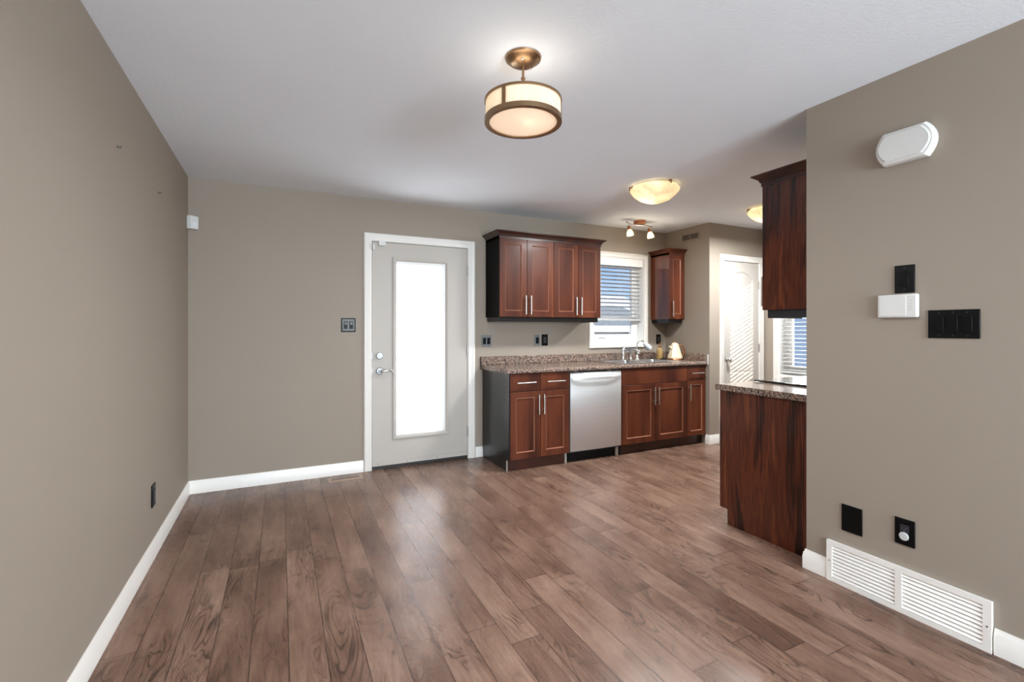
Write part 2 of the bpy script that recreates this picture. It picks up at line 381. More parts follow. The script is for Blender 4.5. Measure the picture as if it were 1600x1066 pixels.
# baseboards
BBP = [(0, 0), (.014, 0), (.014, .068), (.0115, .074), (.0115, .083), (.0065, .092), (.0055, .1016), (0, .1016)]
def board(name, pts, outs, label):
    """pts: floor corner points, outs: mitred outward (into the room) vectors"""
    rings = [[(p[0] + o[0] * d, p[1] + o[1] * d, z) for d, z in BBP] for p, o in zip(pts, outs)]
    return struct(MB().loft(rings).build(name, TRIM, bevel=.0012), label, 'baseboard')
board('baseboard_left', [(XL, YR), (XL, YB)], [(1, 0), (1, -1)], 'long white baseboard along the left wall')
board('baseboard_back', [(XL, YB), (.660, YB)], [(1, -1), (0, -1)], 'white baseboard left of the glazed door')
board('baseboard_back_2', [(1.727, YB), (1.806, YB)], [(0, -1), (0, -1)], 'short white baseboard stub between the glazed door and cabinets')
board('baseboard_right', [(XR + .03, YE), (XR, YE), (XR, 1.447)], [(0, 1), (-1, 1), (-1, 0)], 'short white baseboard at the wall end left of the grille')
board('baseboard_right_2', [(XR, .821), (XR, YR)], [(-1, 0), (-1, 0)], 'white baseboard right of the floor grille')
board('baseboard_pantry', [(XP, 3.735), (XP, YP), (4.378, YP)], [(-1, 0), (-1, -1), (0, -1)], 'white baseboard wrapping the pantry wall corner')

CASING = [(0, 0), (0, .010), (.010, .012), (.040, .013), (.047, .018), (.056, .020), (.064, .017), (.068, .012), (.068, 0)]
def casing(name, x0, x1, z0, z1, wide, closed, loc, rz, label):
    """profiled frame around an opening in a local wall plane y=0 facing -Y"""
    k = wide / .068; rings = []
    if closed: pts = [((x0, z0), (-1, -1)), ((x0, z1), (-1, 1)), ((x1, z1), (1, 1)), ((x1, z0), (1, -1)), ((x0, z0), (-1, -1))]
    else: pts = [((x0, z0), (-1, 0)), ((x0, z1), (-1, 1)), ((x1, z1), (1, 1)), ((x1, z0), (1, 0))]
    for (px, pz), (ox, oz) in pts:
        rings.append([(px + ox * o * k, -h, pz + oz * o * k) for o, h in CASING])
    ob = MB().loft(rings, True, (not closed, not closed)).build(name, CASEM, bevel=.001)
    ob.location = loc; ob.rotation_euler = (0, 0, R(rz))
    return struct(ob, label, 'trim')
casing('trim_1', .733, 1.655, 0, 2.062, .069, False, (0, YB, 0), 0, 'white casing around the glazed entry door')
casing('trim_2', 3.146, 3.883, 1.107, 2.095, .057, True, (0, YB, 0), 0, 'white casing around the window over the sink')
casing('trim_3', 4.449, 5.052, 0, 2.040, .066, False, (0, YP, 0), 0, 'white casing around the arched panel pantry door')
casing('trim_4', -3.510, -2.885, .740, 2.05, .057, True, (XW, 0, 0), FACE_MX, 'white casing around the tall window beyond the range')

# ------------------------------------------------------------------ entry door
d1 = thing('door_1', 'white entry door with a tall glazed panel and enclosed blinds', 'door', (0, YB, 0), 0, None, 'structure')
j = MB(); j.box(D1[0], .735, .0, .15, 0, D1[3]); j.box(1.649, D1[1], .0, .15, 0, D1[3]); j.box(.735, 1.649, .0, .15, 2.060, D1[3])
j.box(.735, .748, .058, .075, 0, 2.06); j.box(1.636, 1.649, .058, .075, 0, 2.06); j.box(.748, 1.636, .058, .075, 2.048, 2.06)
j.build('door_jamb', CASEM, d1, bevel=.001)
MB().box(.735, 1.649, .004, .15, 0, .027).build('threshold', plain('dark_threshold', srgb(30, 25, 22), .5, var=.1), d1, bevel=.002)
x0, x1, z0, z1 = .7385, 1.6455, .030, 2.056
gx0, gx1, gz0, gz1 = .951, 1.429, .290, 1.894
s = MB()
for a in ((x0, gx0, z0, z1), (gx1, x1, z0, z1), (gx0, gx1, z0, gz0), (gx0, gx1, gz1, z1)): s.box(a[0], a[1], .006, .050, a[2], a[3])
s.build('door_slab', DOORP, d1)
fr = []
for ins, y in [(0, .007), (0, -.006), (.006, -.010), (.018, -.010), (.026, -.004), (.034, .004), (.034, .022)]:
    a0, a1, c0, c1 = .921 + ins, 1.459 - ins, .257 + ins, 1.927 - ins
    fr.append([(a0, y, c0), (a1, y, c0), (a1, y, c1), (a0, y, c1)])
MB().loft(fr, True, (False, False)).build('lite_frame', DOORP, d1, bevel=.0015)
bt = MB()
bt.box(1.396, 1.4245, .010, .024, gz0, gz1); bt.box(.9555, 1.396, .012, .030, 1.868, gz1); bt.box(.9555, 1.396, .012, .030, gz0, .300)
cas = bt.build('blind_track', VINYL, d1, bevel=.001)
MB().box(1.403, 1.418, .001, .011, 1.60, 1.66).build('blind_slider', VINYL, cas, bevel=.002)
sl = MB(); zz = .302; k = 0
while zz < 1.866:
    sl.faces([(.956, .030, zz), (1.398, .030, zz), (1.398, .0255, zz + .0145), (.956, .0255, zz + .0145)], [(0, 1, 2, 3)]); zz += .0125
sl.build('blind_slats', DOORBLIND, d1, smooth=False)
MB().box(.951, 1.429, .016, .019, gz0, gz1).build('inner_pane', GLASS, d1, smooth=False)
MB().box(.951, 1.429, .040, .044, gz0, gz1).build('outer_pane', GLASS, d1, smooth=False)
sw = MB().box(x0 + .004, x1 - .004, .001, .007, .030, .066).build('door_sweep', DOORP, d1, bevel=.001)
for xs in (.79, 1.05, 1.34): MB().cyl((xs, .002, .050), (xs, -.001, .050), .0045).build('screw', SCREW, sw)
MB().lathe([(.001, 0), (.031, 0), (.031, -.012), (.027, -.020), (.010, -.022), (.001, -.022)], nseg=32, M=Matrix.Translation((.804, .006, 1.028)) @ Matrix.Rotation(R(-90), 4, 'X')).build('deadbolt', DOORHW, d1)
bolt = bpy.data.objects['deadbolt']
MB().box(.792, .816, -.034, -.015, 1.023, 1.033).build('thumb_turn', NICKEL, bolt, bevel=.003)
RX = lambda x, y, z: Matrix.Translation((x, y, z)) @ Matrix.Rotation(R(90), 4, 'X')      # lathe axis +z -> -y
lv = MB().lathe([(.001, 0), (.033, 0), (.033, .008), (.027, .016), (.014, .018), (.012, .045), (.001, .046)], nseg=32, M=RX(.804, .006, .889)).build('lever_rose', DOORHW, d1)
MB().tube([(.804, -.038, .889), (.825, -.046, .891), (.855, -.050, .896), (.885, -.050, .897), (.908, -.047, .889), (.920, -.044, .884)], [.012, .0115, .0095, .0085, .0075, .005]).build('lever_handle', CHROME, lv)
for zz in (1.843, 1.050, .265):
    h = MB(); h.cyl((1.6475, -.004, zz - .05), (1.6475, -.004, zz + .05), .0065); h.box(1.641, 1.649, -.002, .006, zz - .05, zz + .05)
    h.build('hinge', NICKEL, d1)
for zz in (1.028, .889): MB().box(.7345, .7375, -.001, .03, zz - .028, zz + .028).build('strike_plate', DOORHW, d1)
# contact sensor pieces at the top-left corner of the door
cs = thing('door_contact_sensor', 'small white alarm contact mounted across the top corner of the entry door', 'sensor', (.742, YB, 2.02))
MB().box(.000, .017, -.014, .004, -.040, .015).build('magnet', WPLAST, cs, bevel=.002)
MB().box(-.024, -.010, -.020, -.0205 + .011, -.035, .012).build('magnet_holder', WPLAST, cs, bevel=.002)
MB().box(.048, .112, -.026, .004, .000, .042).build('transmitter', WPLAST, cs, bevel=.004)

# ------------------------------------------------------------------ pantry door (arched top panel)
d2 = thing('door_2', 'white pantry door with an arched grooved panel in striped sunlight', 'door', (0, YP, 0), 0, None, 'structure')
j = MB(); j.box(D2[0], 4.452, 0, .1, 0, D2[3]); j.box(5.050, D2[1], 0, .1, 0, D2[3]); j.box(4.452, 5.05, 0, .1, 2.037, D2[3]); j.build('door_jamb', TRIM, d2, bevel=.001)
dx0, dx1 = 4.456, 5.046
s = MB(); s.box(dx0, dx1, .016, .045, .010, 2.033)
px0, px1, ps, pa = 4.565, 4.940, 1.845, 1.925
def arch(ins, y, bot):
    pts = [(px0 + ins, y, bot + ins), (px1 - ins, y, bot + ins)]
    N_ = 16; xc = (px0 + px1) / 2; hw = (px1 - px0) / 2 - ins
    for i in range(N_ + 1):
        t = i / N_; xx = px1 - ins - t * (px1 - px0 - 2 * ins)
        q = (xx - xc) / hw; pts.append((xx, y, ps - ins + (pa - ps) * (1 - q * q)))
    return pts
def slab_front(m, y, ybk):
    """front skin of the slab with the two panel holes"""
    m.box(dx0, px0, y, ybk, .010, 2.033); m.box(px1, dx1, y, ybk, .010, 2.033)
    m.box(px0, px1, y, ybk, .010, .18); m.box(px0, px1, y, ybk, .62, .76)
    top = [(px1, 2.033), (px0, 2.033)] + [(p[0], p[2]) for p in reversed(arch(0, 0, .76)[2:])]
    m.prism(top, 'y', y, ybk)
slab_front(s, .004, .020); s.build('door_slab', DOORP, d2, smooth=False)
p_ = MB(); p_.loft([arch(0, .0045, .76), arch(.008, .011, .76), arch(.020, .012, .76), arch(.030, .008, .76)], True, (False, True))
p_.build('arched_panel', DOORP, d2, angle=20)
q_ = MB(); q_.panel(px0, px1, .18, .62, [(0, .0045), (.008, .011), (.020, .012), (.030, .008)], .015); q_.build('lower_panel', DOORP, d2, angle=20)
g_ = MB()
for i in range(1, 5):
    gx = px0 + .03 + i * (px1 - px0 - .06) / 5; g_.box(gx - .0025, gx + .0025, .0072, .009, .80, 1.875 - .004 * abs(i - 2.5) * 6)
g_.build('panel_groove', plain('groove_shade', srgb(186, 184, 180), .6, var=.02), d2, smooth=False)
kn = MB().lathe([(.001, 0), (.027, 0), (.027, .006), (.012, .010), (.010, .030), (.022, .040), (.026, .052), (.020, .063), (.001, .066)], nseg=28, M=RX(4.507, .004, .925)).build('door_knob', NICKEL, d2)
for zz in (1.78, 1.05, .25): MB().cyl((5.048, -.003, zz - .045), (5.048, -.003, zz + .045), .006).build('hinge', NICKEL, d2)

# ------------------------------------------------------------------ windows
def window(name, w, h, depth, label, loc, rz, handle):
    """local: x 0..w, z 0..h, y 0 at the room face"""
    t = thing(name, label, 'window', loc, rz, None, 'structure')
    ln = MB(); tk = .006
    ln.box(0, tk, .001, .145, 0, h); ln.box(w - tk, w, .001, .145, 0, h); ln.box(tk, w - tk, .001, .145, h - tk, h); ln.box(tk, w - tk, .001, .145, 0, tk)
    ln.build('jamb_liner', VINYL, t)
    def ring(i0, i1, y0, y1, nm, par):
        m = MB()
        L = []
        for ins, y in ((i0, y1), (i0, y0), (i1, y0), (i1 + .006, y0 + .012), (i1 + .006, y1), (i0, y1)):
            L.append([(ins, y, ins), (w - ins, y, ins), (w - ins, y, h - ins), (ins, y, h - ins)])
        return m.loft(L, True, (False, False)).build(nm, VINYL, par, bevel=.002)
    ring(.006, .052, depth, depth + .05, 'window_frame', t)
    sash = ring(.054, .094, depth + .008, depth + .040, 'sash', t)
    MB().box(.096, w - .096, depth + .020, depth + .026, .096, h - .096).build('pane', GLASS, t, smooth=False)
    if handle:
        hd = MB(); hx = w * .27
        hd.tube([(hx - .045, depth + .01, .068), (hx - .04, depth - .02, .070), (hx + .04, depth - .02, .070), (hx + .045, depth + .01, .068)], .006)
        hd.box(hx - .06, hx + .06, depth - .004, depth + .01, .058, .078); hd.build('sash_handle', VINYL, sash)
    return t
window('window_1', W1[1] - W1[0], W1[3] - W1[2], .095, 'white vinyl window over the sink looking at snowy roofs', (W1[0], YB, W1[2]), 0, True)
window('window_2', W2[1] - W2[0], W2[3] - W2[2], .095, 'tall white window seen past the range under the wall cabinet', (XW, W2[1], W2[2]), FACE_MX, False)
window('window_3', W3[1] - W3[0], W3[3] - W3[2], .06, 'front window behind the viewer', (W3[1], YR, W3[2]), 180, False)

def blind(name, label, w, ztop, zrail, loc, rz, tilt, cord, step=.0448, stack=0):
    t = thing(name, label, 'blind', loc, rz)
    MB().box(.004, w - .004, .012, .085, ztop - .050, ztop - .004).build('head_rail', BLIND, t, bevel=.002)
    MB().box(.002, w - .002, .000, .012, ztop - .092, ztop - .002).build('valance', VINYL, t, bevel=.003)
    m = MB(); z = ztop - .115; c, sn = math.cos(R(tilt)), math.sin(R(tilt))
    def slat(z, th=.0028):
        M = Matrix.Translation((0, .048, z)) @ Matrix.Rotation(R(tilt), 4, 'X')
        m.box(.010, w - .010, -.0245, .0245, -th / 2, th / 2, M)
    while z > zrail + .035 + stack * .0045:
        slat(z); z -= step
    for k in range(stack):
        m.box(.010, w - .010, .0235, .0725, zrail + .024 + k * .0045, zrail + .0265 + k * .0045)
    m.build('slats', BLIND, t, smooth=False)
    MB().box(.008, w - .008, .022, .074, zrail, zrail + .020).build('bottom_rail', BLIND, t, bevel=.003)
    for xx in (.12, w - .12):
        for yy in (.0225, .0735):
            MB().cyl((xx, yy, zrail + .02), (xx, yy, ztop - .05), .0011, nseg=6).build('ladder_cord', VINYL, t)
    if cord:
        cd = MB().cyl((cord, -.006, ztop - .06), (cord, -.010, ztop - .62), .0018, nseg=6).build('pull_cord', VINYL, t)
        MB().lathe([(.002, .03), (.006, .018), (.007, 0), (.001, -.002)], (cord, -.010, ztop - .65), 12).build('tassel', DGREY, cd)
    return t
blind('window_blind', 'white slatted blind over the sink window, raised above its lower pane', W1[1] - W1[0] - .016, .985, .258, (W1[0] + .008, YB + .004, W1[2]), 0, -14, None, stack=6)
blind('window_blind', 'white slatted blind lowered in the tall window beyond the range', W2[1] - W2[0] - .016, 1.30, .030, (XW + .004, W2[1] - .008, W2[2]), FACE_MX, 5, .13)

# ------------------------------------------------------------------ cabinets
def bar_pull(p0, p1, parent, stand=.030):
    """two-post bar pull; p0,p1 end points of the bar axis, on the -Y side"""
    p0, p1 = Vector(p0), Vector(p1); d = (p1 - p0); m = MB(); m.cyl(p0, p1, .006, nseg=14)
    for f in (.2, .8):
        q = p0 + d * f; m.cyl(q, q + Vector((0, stand, 0)), .0045, nseg=10)
    return m.build('handle', NICKEL, parent)
def shaker(x0, x1, z0, z1, yf, parent, mat=None, fw=.057, name='door'):
    mat = mat or CHERRY
    dd = MB().panel(x0, x1, z0, z1, [(0, yf + .0015), (.0015, yf), (fw, yf), (fw + .006, yf + .006), (fw + .008, yf + .010)], yf + .019).build(name, mat, parent, smooth=False)
    bd = []
    for ins, y in [(fw - .001, yf + .0005), (fw + .002, yf - .0012), (fw + .006, yf + .0042), (fw + .0085, yf + .0097), (fw + .0075, yf + .0105)]:
        bd.append([(x0 + ins, y, z0 + ins), (x1 - ins, y, z0 + ins), (x1 - ins, y, z1 - ins), (x0 + ins, y, z1 - ins)])
    MB().loft(bd, True, (False, False)).build('bead', BEAD, dd, smooth=False)
    return dd
def slab_front_(x0, x1, z0, z1, yf, parent, name='drawer'):
    return MB().box(x0, x1, yf, yf + .019, z0, z1).build(name, CHERRY, parent, bevel=.002)
CROWN = [(0, -.068), (.004, -.068), (.004, -.046), (.010, -.042), (.014, -.030), (.026, -.020), (.038, -.012), (.040, -.009), (.045, -.008), (.045, 0), (0, 0)]
def crown(pts, outs, ztop, parent, mat):
    rings = [[(p[0] + o[0] * d, p[1] + o[1] * d, ztop + z) for d, z in CROWN] for p, o in zip(pts, outs)]
    return MB().loft(rings).build('crown_moulding', mat, parent, smooth=False)

YF = 3.735     # face of the base cabinet doors
def base_cab(name, label, x0, x1, left=None, group=None, top=.872):
    t = thing(name, label, 'cabinet', (0, 0, 0), 0, group)
    MB().box(x0 + (.012 if left else .001), x1 - .001, YF + .020, YB - .003, .102, top).build('carcass', DARKSIDE, t)
    MB().box(x0 + (.02 if left else .001), x1 - .001, YF + .058, YF + .070, .0, .102).build('toe_kick', CHERRYD, t)
    return t
# two-drawer unit
b1 = base_cab('base_cabinet', 'dark cherry base cabinet with two drawers, left of the dishwasher', 1.808, 2.437, left=True)
MB().prism([(YB - .003, 0), (YF + .055, 0), (YF + .055, .102), (YF + .0, .102), (YF + .0, .872), (YB - .003, .872)], 'x', 1.806, 1.818).build('side_panel', DARKSIDE, b1, smooth=False)
MB().box(1.8055, 1.8185, YF + .052, YF + .056, .0, .104).build('panel_edge_strip', PLYEDGE, b1)
MB().box(2.415, 2.436, YF + .045, YF + .058, 0, .10).build('toe_end_strip', PLYEDGE, b1)
for a, c in ((1.8195, 2.1225), (2.1265, 2.435)):
    dr = slab_front_(a, c, .714, .868, YF, b1); mid = (a + c) / 2
    bar_pull((mid - .093, YF - .030, .789), (mid + .093, YF - .030, .789), dr)
for a, c, hx in ((1.8195, 2.1225, 2.098), (2.1265, 2.435, 2.151)):
    dd = shaker(a, c, .106, .709, YF, b1); bar_pull((hx, YF - .030, .497), (hx, YF - .030, .678), dd)
# sink base
b2_ = base_cab('base_cabinet', 'cherry sink base cabinet with two doors under the sink', 3.060, 3.946, top=.70)
for a, c in ((3.061, 3.075), (3.931, 3.945)): MB().box(a, c, YF + .020, YB - .003, .70, .872).build('side_panel', DARKSIDE, b2_)
slab_front_(3.062, 3.944, .706, .868, YF, b2_, 'false_front')
for a, c, hx in ((3.062, 3.497, 3.468), (3.501, 3.944, 3.522)):
    dd = shaker(a, c, .106, .702, YF, b2_); bar_pull((hx, YF - .030, .485), (hx, YF - .030, .668), dd)
MB().box(3.062, 3.078, YF + .045, YF + .058, 0, .10).build('toe_end_strip', DARKSIDE, b2_)
# narrow unit
b3 = base_cab('base_cabinet', 'narrow cherry base cabinet with one drawer against the pantry wall', 3.947, 4.226)
dr = slab_front_(3.949, 4.222, .714, .868, YF, b3); bar_pull((3.990, YF - .030, .789), (4.172, YF - .030, .789), dr)
dd = shaker(3.949, 4.222, .106, .709, YF, b3, fw=.05); bar_pull((3.970, YF - .030, .492), (3.970, YF - .030, .672), dd)

# dishwasher
dw = thing('dishwasher', 'stainless steel dishwasher with bar handle between the base cabinets', 'dishwasher', (0, 0, 0))
MB().box(2.447, 3.052, YF + .03, YB - .05, .09, .868).build('tub_casing', DGREY, dw)
front = []
for i in range(17):
    t_ = i / 16; xx = 2.449 + t_ * .601; bow = .007 * (1 - (2 * t_ - 1) ** 2)
    front.append((xx, bow))
rings = []
for zz in (.108, .112, .60, .852, .856):
    ins = 0 if zz in (.112, .60, .852) else .004
    rings.append([(x, YF + .002 - b + ins, zz) for x, b in front] + [(3.050, YF + .028, zz), (2.449, YF + .028, zz)])
dwd = MB().loft(rings).build('door_panel', STEEL, dw, angle=50)
hb = []
for i in range(17):
    t_ = i / 16; xx = 2.462 + t_ * .575; y = YF - .012 - .030 * (1 - (2 * t_ - 1) ** 4)
    hb.append([(xx, y, .786), (xx, y, .812), (xx, y + .012, .812), (xx, y + .012, .786)])
m = MB().loft(hb); m.box(2.462, 2.475, YF - .012, YF + .004, .786, .812); m.box(3.024, 3.037, YF - .012, YF + .004, .786, .812)
m.build('handle', STEEL, dwd, bevel=.003)
MB().box(2.46, 3.005, YF + .060, YF + .075, .004, .106).build('kick_plate', BPLAST, dw)
MB().box(3.018, 3.050, YF + .045, YF + .062, 0, .106).build('levelling_leg', PLYEDGE, dw, bevel=.002)
for xx in (2.515, 2.905): MB().box(xx - .014, xx + .014, YF - .001, YF + .03, .862, .869).build('mounting_tab', NICKEL, dw, bevel=.001)

# counter along the back wall
ct = thing('worktop', 'brown granite look worktop with backsplash along the back wall', 'worktop', (0, 0, 0))
cx0, cx1, cyf, zt = 1.784, 4.229, 3.712, .912
sx0, sx1, sy0, sy1 = 3.125, 3.905, 3.795, 4.285
m = MB()
nose = [(cyf + .03, .874), (cyf + .008, .874), (cyf + .002, .880), (cyf, .890), (cyf, .898), (cyf + .003, .906), (cyf + .010, .912), (cyf + .03, .912)]
m.prism(nose, 'x', cx0, cx1)
m.box(cx0, sx0, cyf + .03, YB - .001, .874, zt); m.box(sx1, cx1, cyf + .03, YB - .001, .874, zt)
m.box(sx0, sx1, cyf + .03, sy0, .874, zt); m.box(sx0, sx1, sy1, YB - .001, .874, zt)
m.build('slab', GRANITE, ct, smooth=False)
m = MB(); m.box(cx0, cx1, YB - .021, YB - .001, zt, .994); m.build('backsplash', GRANITE, ct, bevel=.003)
MB().box(cx1 - .020, cx1, 3.735, YB - .022, zt, .994).build('side_splash', GRANITE, ct, bevel=.003)
MB().box(cx0 - .003, cx0, YB - .022, YB - .001, .872, .995).build('end_cap', DGREY, ct)

# sink
sk = thing('sink', 'stainless double bowl drop-in sink in the back worktop', 'sink', (0, 0, 0))
m = MB(); rz = zt + .0005
xs = (3.10, 3.150, 3.490, 3.520, 3.880, 3.925); ys = (3.770, 3.815, 4.190, 4.305)
def rimbox(a, b_, c, d): m.box(a, b_, c, d, rz, rz + .006)
rimbox(xs[0], xs[5], ys[0], ys[1]); rimbox(xs[0], xs[5], ys[2], ys[3])
rimbox(xs[0], xs[1], ys[1], ys[2]); rimbox(xs[2], xs[3], ys[1], ys[2]); rimbox(xs[4], xs[5], ys[1], ys[2])
m.build('rim', SINKST, sk)
for a, b_ in ((xs[1], xs[2]), (xs[3], xs[4])):
    L = []
    for ins, z in ((0, rz + .005), (.004, rz - .01), (.012, rz - .14), (.03, rz - .165), (.10, rz - .172)):
        ring = []
        X0, X1, Y0, Y1, rr = a + ins, b_ - ins, ys[1] + ins, ys[2] - ins, .05
        for cx_, cy_, a0 in ((X1 - rr, Y0 + rr, -90), (X1 - rr, Y1 - rr, 0), (X0 + rr, Y1 - rr, 90), (X0 + rr, Y0 + rr, 180)):
            for k in range(5):
                an = R(a0 + k * 22.5); ring.append((cx_ + rr * math.cos(an), cy_ + rr * math.sin(an), z))
        L.append(ring)
    bw = MB().loft(L, True, (False, True)).build('bowl', SINKST, sk)
    MB().lathe([(.001, .004), (.036, .004), (.042, 0), (.042, -.002)], ((a + b_) / 2, 4.0, rz - .1715), 20).build('drain', CHROME, bw)
# faucet set
zr = rz + .006
fa = thing('faucet', 'chrome single lever faucet with a low spout at the left of the sink', 'faucet', (3.488, 4.240, zr))
MB().lathe([(.001, 0), (.030, 0), (.030, .006), (.024, .012), (.022, .06), (.024, .10), (.020, .115), (.001, .118)], nseg=24).build('body', CHROME, fa)
MB().tube([(0, 0, .085), (.012, -.03, .112), (.03, -.08, .124), (.06, -.13, .122), (.085, -.16, .108), (.088, -.165, .090)], [.014, .014, .013, .012, .012, .012]).build('spout', CHROME, fa)
MB().tube([(0, 0, .112), (.012, .004, .130), (.035, .008, .150), (.058, .010, .165)], [.014, .011, .008, .007]).build('lever', CHROME, fa)
sy = thing('side_sprayer', 'chrome side sprayer standing between the lever faucet and the gooseneck tap', 'sprayer', (3.600, 4.245, zr))
MB().lathe([(.001, 0), (.022, 0), (.022, .006), (.015, .014), (.013, .030), (.011, .034)], nseg=20).build('holder', CHROME, sy)
MB().lathe([(.009, .03), (.010, .06), (.013, .095), (.017, .105), (.018, .122), (.012, .130), (.001, .131)], nseg=20).build('spray_head', CHROME, sy)
gt = thing('gooseneck_tap', 'slim white and chrome gooseneck tap with a white filter at its tip', 'tap', (3.697, 4.245, zr))
MB().lathe([(.001, 0), (.020, 0), (.020, .006), (.013, .012), (.012, .045), (.009, .050)], nseg=20).build('body', WPLAST, gt)
P = [(0, 0, .045), (0, 0, .17)] + [(.048 - .048 * math.cos(R(a)), -.02 * a / 180, .17 + .045 * math.sin(R(a))) for a in range(15, 166, 15)]
MB().tube(P, .0075).build('neck', CHROME, gt)
MB().box(.016, .040, -.020, -.014, .060, .092, Matrix.Rotation(R(-18), 4, 'Y')).build('tag', WPLAST, gt, bevel=.002)
MF = Matrix.Translation((.088, -.02, .185)) @ Matrix.Rotation(R(128), 4, 'Y')
MB().lathe([(.010, -.008), (.020, 0), (.026, .02), (.034, .075), (.034, .098), (.028, .104), (.001, .105)], nseg=24, M=MF).build('filter', plain('filter_plastic', srgb(226, 232, 238), .3, var=.02), gt)

# kettle, soap bottle, dish
kt = thing('electric_kettle', 'cream faceted kettle with copper base and handle on the worktop corner', 'kettle', (4.095, 4.060, zt))
MB().lathe([(.001, 0), (.082, 0), (.086, .006), (.082, .016), (.001, .017)], nseg=24).build('power_base', COPPER, kt)
MB().lathe([(.001, .017), (.083, .017), (.086, .028), (.040, .178), (.034, .186), (.001, .187)], nseg=9).build('body', CREAM, kt, smooth=False)
ld = MB().lathe([(.001, .186), (.034, .186), (.026, .196), (.001, .198)], nseg=18).build('lid', CREAM, kt)
MB().lathe([(.006, .196), (.007, .206), (.012, .212), (.010, .222), (.001, .224)], nseg=16).build('lid_knob', COPPER, ld)
MB().tube([(.040, -.020, .168), (.070, -.035, .165), (.094, -.046, .140), (.098, -.048, .100), (.092, -.045, .060), (.080, -.038, .040)], [.008, .009, .009, .009, .008, .007]).build('handle', COPPER, kt)
MB().loft([[(-.055, .0 + dy, z) for dy, z in ((-.014, .120), (.014, .120), (.014, .150), (-.014, .150))], [(-.088, 0 + dy, z) for dy, z in ((-.006, .150), (.006, .150), (.008, .168), (-.008, .168))]]).build('spout', CREAM, kt, bevel=.002)
sb = thing('soap_bottle', 'amber soap bottle with copper pump standing behind the kettle', 'bottle', (4.030, 4.235, zt))
MB().lathe([(.001, 0), (.034, 0), (.036, .006), (.036, .105), (.030, .122), (.014, .132), (.013, .140), (.001, .141)], nseg=24).build('bottle', AMBER, sb)
pm_ = MB().lathe([(.001, .140), (.016, .140), (.016, .158), (.006, .160), (.005, .182), (.012, .184), (.012, .194), (.001, .196)], nseg=18).build('pump', COPPER, sb)
MB().tube([(0, 0, .189), (-.022, -.012, .189), (-.034, -.018, .182)], .0045, 10).build('nozzle', COPPER, pm_)
tag(MB().lathe([(.001, .003), (.026, .003), (.033, .012), (.037, .013), (.034, .002), (.026, 0), (.001, 0)], nseg=24).build('small_dish', DGREY), 'small dark round dish in front of the soap bottle', 'dish')
bpy.data.objects['small_dish'].location = (3.988, 4.135, zt)

# ------------------------------------------------------------------ wall cabinets
YU = 4.023
def wall_cab(name, label, x0, x1, edges, pulls, ytop, z0, z1, yf, sides, crmat, crown_sides, doormat=None, sidemat=None):
    t = thing(name, label, 'cabinet', (0, 0, 0))
    MB().box(x0 + .001, x1 - .001, yf + .020, ytop - .002, z0 + .003, z1 - .02).build('carcass', sidemat or DARKSIDE, t)
    if 'l' in sides: MB().box(x0 - .004, x0 + .001, yf + .002, ytop - .002, z0, z1).build('side_panel', sidemat or MATTEDARK, t)
    for a, c in zip(edges[:-1], edges[1:]):
        dd = shaker(a + .0015, c - .0015, z0 + .002, z1 - .012, yf, t, doormat)
        for hx in pulls:
            if a < hx < c: bar_pull((hx, yf - .030, z0 + .026), (hx, yf - .030, z0 + .208), dd)
    zc = z1 + .047
    pts = []; outs = []
    if 'l' in crown_sides: pts += [(x0, ytop - .002), (x0, yf)]; outs += [(-1, 0), (-1, -1)]
    else: pts += [(x0, yf)]; outs += [(0, -1)]
    if 'r' in crown_sides: pts += [(x1, yf), (x1, ytop - .002)]; outs += [(1, -1), (1, 0)]
    else: pts += [(x1, yf)]; outs += [(0, -1)]
    crown(pts, outs, zc, t, crmat)
    MB().box(x0 + .002, x1 - .002, yf + .004, ytop - .003, z1 - .02, zc - .001).build('top_panel', sidemat or DARKSIDE, t)
    rl = MB(); rl.box(x0 + .012, x1 - .022, yf + .022, yf + .040, z0 - .045, z0 + .003)
    rl.box(x0 + .012, x0 + .026, yf + .040, ytop - .004, z0 - .045, z0 + .003)
    if 'r' in crown_sides: rl.box(x1 - .036, x1 - .022, yf + .040, ytop - .004, z0 - .045, z0 + .003)
    rl.build('light_rail', DARKSIDE, t)
    return t
wall_cab('wall_cabinet', 'wide cherry wall cabinet with four doors left of the sink window', 1.846, 3.014, [1.846, 2.141, 2.442, 2.732, 3.014], [2.115, 2.171, 2.698, 2.757], YB, 1.384, 2.150, YU, 'l', CHERRYD, 'lr')
cc = wall_cab('wall_cabinet', 'small reddish wall cabinet with one door right of the sink window', 3.993, 4.228, [3.993, 4.228], [4.028], YB, 1.382, 2.142, 4.041, 'l', CHERRY, 'l', None, CHERRYG)

# ------------------------------------------------------------------ peninsula: end cabinets, counter, range (fronts face +Y)
ox, oy = 2.937, YE     # local frame turned 180: local x = ox - X, local y = oy - Y ; local front is -Y
X0, X1 = 0.0, .325     # local extent of the end units (world 2.937 .. 2.612)
pb = thing('base_cabinet', 'streaky dark veneer base cabinet at the end of the range wall', 'cabinet', (ox, oy, 0), 180)
MB().prism([(-.003, 0), (-.575, 0), (-.575, .098), (-.634, .098), (-.634, .868), (-.003, .868)], 'x', .313, .3255).build('end_panel', PANEL, pb, smooth=False)
MB().box(.001, .312, -.612, -.003, .100, .866).build('carcass', DARKSIDE, pb)
MB().box(.001, .312, -.578, -.566, 0, .100).build('toe_kick', CHERRYD, pb)
MB().box(.3125, .326, -.581, -.5755, .001, .098).build('panel_edge_strip', PLYEDGE, pb)
dr = slab_front_(.004, .3115, .712, .864, -.634, pb); bar_pull((.07, -.664, .789), (.255, -.664, .789), dr)
dd = shaker(.004, .3115, .104, .706, -.634, pb); bar_pull((.285, -.664, .49), (.285, -.664, .672), dd)
